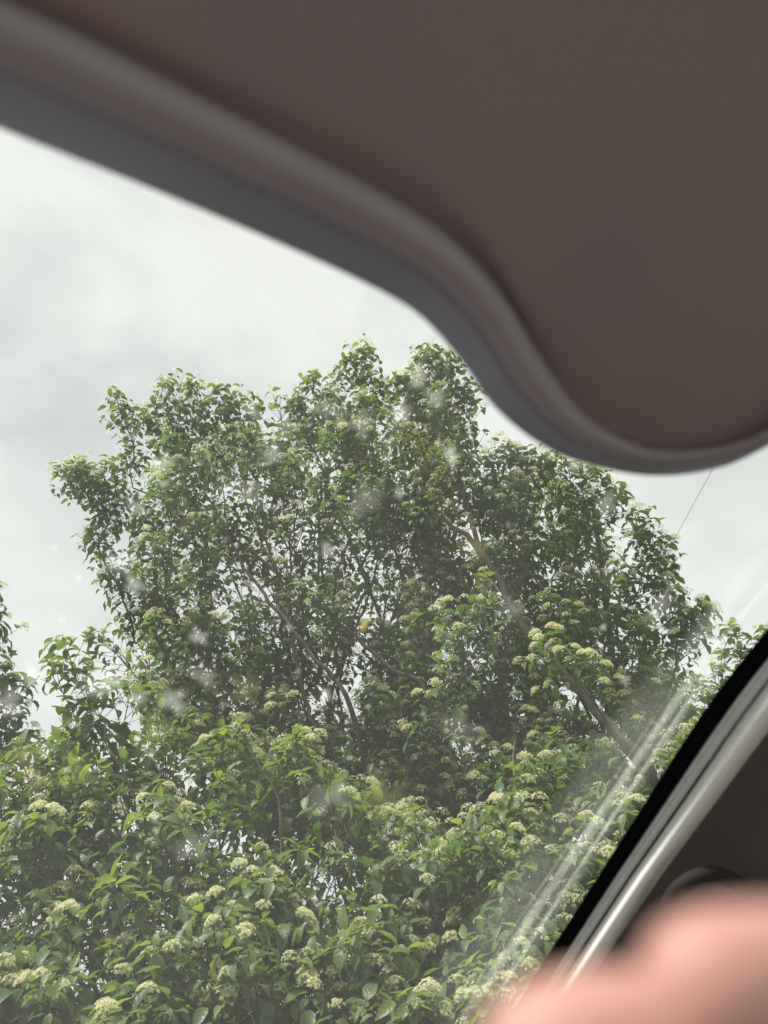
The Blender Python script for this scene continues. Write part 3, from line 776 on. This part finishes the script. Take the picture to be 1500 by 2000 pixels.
poly1 = [(300, 850), (345, 790), (420, 790), (470, 830), (540, 820), (610, 790), (660, 760), (715, 740), (770, 745), (830, 730), (870, 760), (890, 850), (880, 1000), (880, 1350), (900, 1600),
         (600, 1620), (420, 1560), (300, 1420), (250, 1340), (260, 1260), (270, 1180), (230, 1090), (240, 1030), (280, 960), (270, 900)]
tips = sample_tips(poly1, 560, 1.3, t1.rs, .0, depth_main, .95)
tipx = [(225, 768, 4.9), (325, 742, 5.0), (375, 750, 5.1), (425, 760, 5.0), (460, 775, 5.1), (545, 785, 5.2), (610, 735, 5.1), (660, 725, 5.2), (713, 682, 5.2), (725, 740, 5.1), (640, 770, 5.0),
        (118, 912, 4.7), (150, 930, 4.8), (215, 903, 4.8), (175, 1042, 4.6), (200, 1075, 4.7), (215, 1010, 4.8), (270, 985, 4.8), (240, 800, 4.9), (290, 815, 5.0), (260, 880, 4.9),
        (212, 1120, 4.6), (255, 1200, 4.6), (178, 1240, 4.5), (330, 830, 5.0), (395, 800, 5.0), (500, 800, 5.2), (580, 790, 5.1), (240, 1140, 4.6), (350, 790, 5.0), (440, 800, 5.0), (685, 700, 5.2), (740, 760, 5.1), (590, 760, 5.1), (560, 830, 5.1), (480, 850, 5.0), (190, 940, 4.8), (150, 905, 4.8), (230, 950, 4.8), (300, 790, 5.0)]
t1.grow(tips, at(640, 1450, 4.9), .50, 1.0, .75)
t1.grow(pts(tipx), at(640, 1350, 4.9), .38, 1.7, .45)
t1.build()

# tree on the right with the pale leaning trunk
base2 = np.array([2.2, 4.2, 0.0])
t2 = Plant('dogwood_tree', 'tall dogwood with a pale trunk leaning left behind the streaks of the glass', 'tree', base2,
    [pts([(1420, 1720, 3.95), (1285, 1535, 3.75), (1165, 1390, 3.85), (1040, 1250, 4.05), (960, 1110, 4.22), (915, 1010, 4.4), (893, 880, 4.7)]),
     pts([(1430, 1725, 4.1), (1290, 1560, 4.2), (1210, 1350, 4.5), (1180, 1150, 4.7), (1160, 990, 4.8)]),
     pts([(1420, 1720, 3.97), (1285, 1537, 3.77), (1165, 1392, 3.87), (1040, 1252, 4.07), (932, 1066, 4.3), (830, 985, 4.5), (790, 860, 4.8)])],
    GROUP, (.046, .067), 22, .6, (.5, .9), .046, .26)
t2.P_n = len(t2.P)
poly2 = [(790, 760), (860, 730), (890, 790), (905, 870), (960, 920), (1000, 900), (1060, 900), (1120, 930), (1160, 985), (1195, 1030), (1225, 1100), (1255, 1165), (1300, 1240), (1345, 1310),
         (1370, 1420), (1250, 1560), (1100, 1620), (780, 1640), (770, 1400), (800, 1150), (800, 950)]
tips = sample_tips(poly2, 440, 1.2, t2.rs, .0, depth_main, .94)
tipx = pts([(800, 735, 5.0), (835, 682, 5.0), (855, 690, 5.0), (880, 700, 4.9), (775, 740, 5.0), (905, 775, 4.9), (900, 830, 4.8), (915, 900, 4.7), (990, 872, 4.6), (1030, 880, 4.6), (1080, 890, 4.6), (1115, 905, 4.6),
             (1160, 920, 4.5), (1215, 960, 4.5), (1240, 1000, 4.5), (1255, 1045, 4.4), (1300, 1060, 4.4), (1310, 1115, 4.3), (1320, 1160, 4.3), (1370, 1190, 4.2), (1345, 1215, 4.2), (1380, 1180, 4.2), (960, 900, 4.6), (935, 960, 4.6), (820, 705, 5.0), (870, 730, 5.0), (890, 760, 4.9), (1010, 900, 4.6), (1050, 905, 4.6), (1140, 950, 4.5), (1190, 965, 4.5), (1280, 1090, 4.4), (1335, 1200, 4.2), (1290, 1130, 4.3)])
tips += pts([(870, 1190, 3.6), (955, 1130, 3.6), (900, 1240, 3.5), (940, 1180, 3.6), (860, 1300, 3.5), (1080, 1240, 3.6), (1110, 1280, 3.5), (1150, 1290, 3.6), (1050, 1250, 3.7)])
t2.grow(tips, at(1080, 1450, 4.4), .48, 1.0, .75)
t2.grow(tipx, at(1000, 1350, 4.5), .38, 1.6, .5)
t2.build()

# shrub in front on the left: big leaves close to the car
base3 = np.array([-0.35, 3.7, 0.0])
t3 = Plant('dogwood_shrub', 'bushy dogwood with large bright leaves, nearest the car at the lower left', 'shrub', base3,
    [pts([(420, 1980, 3.0), (330, 1750, 2.9), (260, 1560, 3.0), (200, 1420, 3.1)]), pts([(560, 1980, 3.0), (560, 1750, 2.9), (540, 1560, 3.0), (470, 1430, 3.1)]),
     pts([(250, 2000, 3.1), (150, 1850, 3.0), (70, 1720, 3.1), (40, 1560, 3.3)]), pts([(640, 2000, 3.0), (680, 1800, 2.8), (640, 1640, 2.8)])],
    GROUP, (.052, .080), 23, .13, (.65, 1.0), .018, .44)
poly3 = [(-120, 1480), (60, 1450), (150, 1410), (260, 1430), (350, 1400), (480, 1395), (570, 1420), (640, 1500), (720, 1540), (780, 1640), (820, 1800), (840, 2150), (-150, 2150)]
tips = sample_tips(poly3, 430, .75, t3.rs, -.02)
tips += pts([(120, 1250, 3.5), (100, 1300, 3.6), (170, 1315, 3.5), (205, 1340, 3.5), (150, 1375, 3.5), (255, 1350, 3.5), (300, 1350, 3.6), (130, 1430, 3.4), (185, 1410, 3.4)])
t3.grow(tips, at(420, 2150, 3.2), .36, .95, .6)
t3.build()

# shrub in front on the right
base4 = np.array([1.0, 3.55, 0.0])
t4 = Plant('dogwood_shrub', 'bushy dogwood hung with cream flower heads, at the lower right beside the black border', 'shrub', base4,
    [pts([(900, 2000, 3.0), (880, 1800, 2.9), (860, 1640, 3.0), (840, 1560, 3.1)]), pts([(1050, 2000, 3.1), (1030, 1800, 3.0), (1010, 1600, 3.1), (1000, 1450, 3.3)]), pts([(1180, 1950, 3.2), (1150, 1700, 3.3), (1120, 1500, 3.4), (1090, 1400, 3.5)])],
    GROUP, (.050, .076), 24, .30, (.65, 1.0), .018, .34)
poly4 = [(760, 1580), (850, 1570), (960, 1540), (1000, 1470), (1060, 1420), (1150, 1430), (1260, 1480), (1330, 1420), (1400, 1400), (1380, 1560), (1250, 1750), (1150, 2150), (760, 2150), (740, 1800)]
tips = sample_tips(poly4, 330, .8, t4.rs, .06)
t4.grow(tips, at(1000, 2150, 3.3), .36, .95, .6)
t4.build()

# neighbours at both edges of the view
base5 = np.array([-2.6, 4.3, 0.0])
t5 = Plant('dogwood_tree', 'dark leafy dogwood cut off by the left edge of the window', 'tree', base5, [pts([(-260, 1900, 3.9), (-160, 1600, 3.8), (-90, 1400, 3.8), (-40, 1200, 3.9)])], GROUP, (.06, .085), 25, .2, (.2, .6), .03, .1)
tips = pts([(-12, 1140, 3.9), (-25, 1180, 3.9), (-8, 1215, 3.9), (-40, 1240, 3.9), (-15, 1265, 3.8), (12, 1315, 3.7), (40, 1335, 3.7), (20, 1370, 3.7), (30, 1400, 3.6), (10, 1430, 3.6), (50, 1440, 3.6), (-60, 1300, 3.8), (-80, 1350, 3.8), (-30, 1440, 3.6), (20, 1470, 3.5), (-50, 1500, 3.6)])
t5.grow(tips, at(-100, 1600, 3.9), .30, .9, .5); t5.build(150, 80)
base6 = np.array([3.6, 5.2, 0.0])
t6 = Plant('dogwood_tree', 'small dogwood showing between the streaked glass and the black border at the right', 'tree', base6, [pts([(1560, 1700, 5.2), (1500, 1500, 5.2), (1470, 1350, 5.2), (1440, 1260, 5.2)])], GROUP, (.055, .08), 26, .35, (.2, .6), .03, .2)
tips = pts([(1425, 1225, 5.2), (1440, 1240, 5.2), (1500, 1230, 5.1), (1480, 1245, 5.2), (1410, 1270, 5.2), (1450, 1290, 5.2), (1400, 1310, 5.2), (1420, 1340, 5.1), (1385, 1360, 5.1), (1440, 1320, 5.3), (1370, 1400, 5.1), (1350, 1440, 5.0), (1400, 1390, 5.2), (1330, 1480, 5.0),
            (1310, 1540, 5.0), (1290, 1500, 5.0), (1520, 1260, 5.2), (1560, 1220, 5.2), (1340, 1400, 5.3), (1300, 1450, 5.3), (1360, 1330, 5.3), (1250, 1560, 5.0), (1220, 1600, 5.0), (1280, 1600, 5.0)])
t6.grow(tips, at(1450, 1600, 5.4), .40, .95, .7); t6.build(80, 60)

# ------------------------------------------------------------------ small things
wa, wb = at(1225, 1213, 26), at(1640, 450, 6.5)
wp = [wa * (1 - t) + wb * t - np.array([0, 0, .25 * 4 * t * (1 - t)]) * .3 for t in np.linspace(0, 1, 24)]
V, F = tube(wp, [.007 - .0048 * t for t in np.linspace(0, 1, 24)], 6)
wire = mesh_obj('overhead_wire', V, F, M_WIRE); wire['label'] = 'thin dark overhead wire slanting down from the visor to the treetops'; wire['category'] = 'wire'

def insect(px, py, d, ang, label):
    c = at(px, py, d); V, F = [], []
    body = spline([c + CR * .006 * t * math.cos(ang) + CU * .006 * t * math.sin(ang) for t in (-1, 0, 1)], 3)
    v, f = tube(body, [.0006, .0014, .0017, .0018, .0016, .0012, .0005], 6); V += v; F += f
    o = mesh_obj('flying_insect', V, F, M_INSECT, base=c); o.location = c; o['label'] = label; o['category'] = 'insect'; o['group'] = 'insects in the air above the trees'
    for sg in (1, -1):
        a = CR * math.cos(ang + 1.4 * sg) + CU * math.sin(ang + 1.4 * sg); b = CR * math.cos(ang) + CU * math.sin(ang)
        W = [b * 0, a * .006 + b * .002 + CF * .001, a * .008 - b * .002 + CF * .002, a * .003 - b * .003]
        mesh_obj('wing', W, [(0, 1, 2, 3)], M_INSECT, o, smooth=False)
insect(711, 653, 3.2, 1.0, 'thin winged insect in the sky just above the topmost shoot')
insect(473, 752, 3.4, .3, 'dark round insect in the sky above the left shoots')
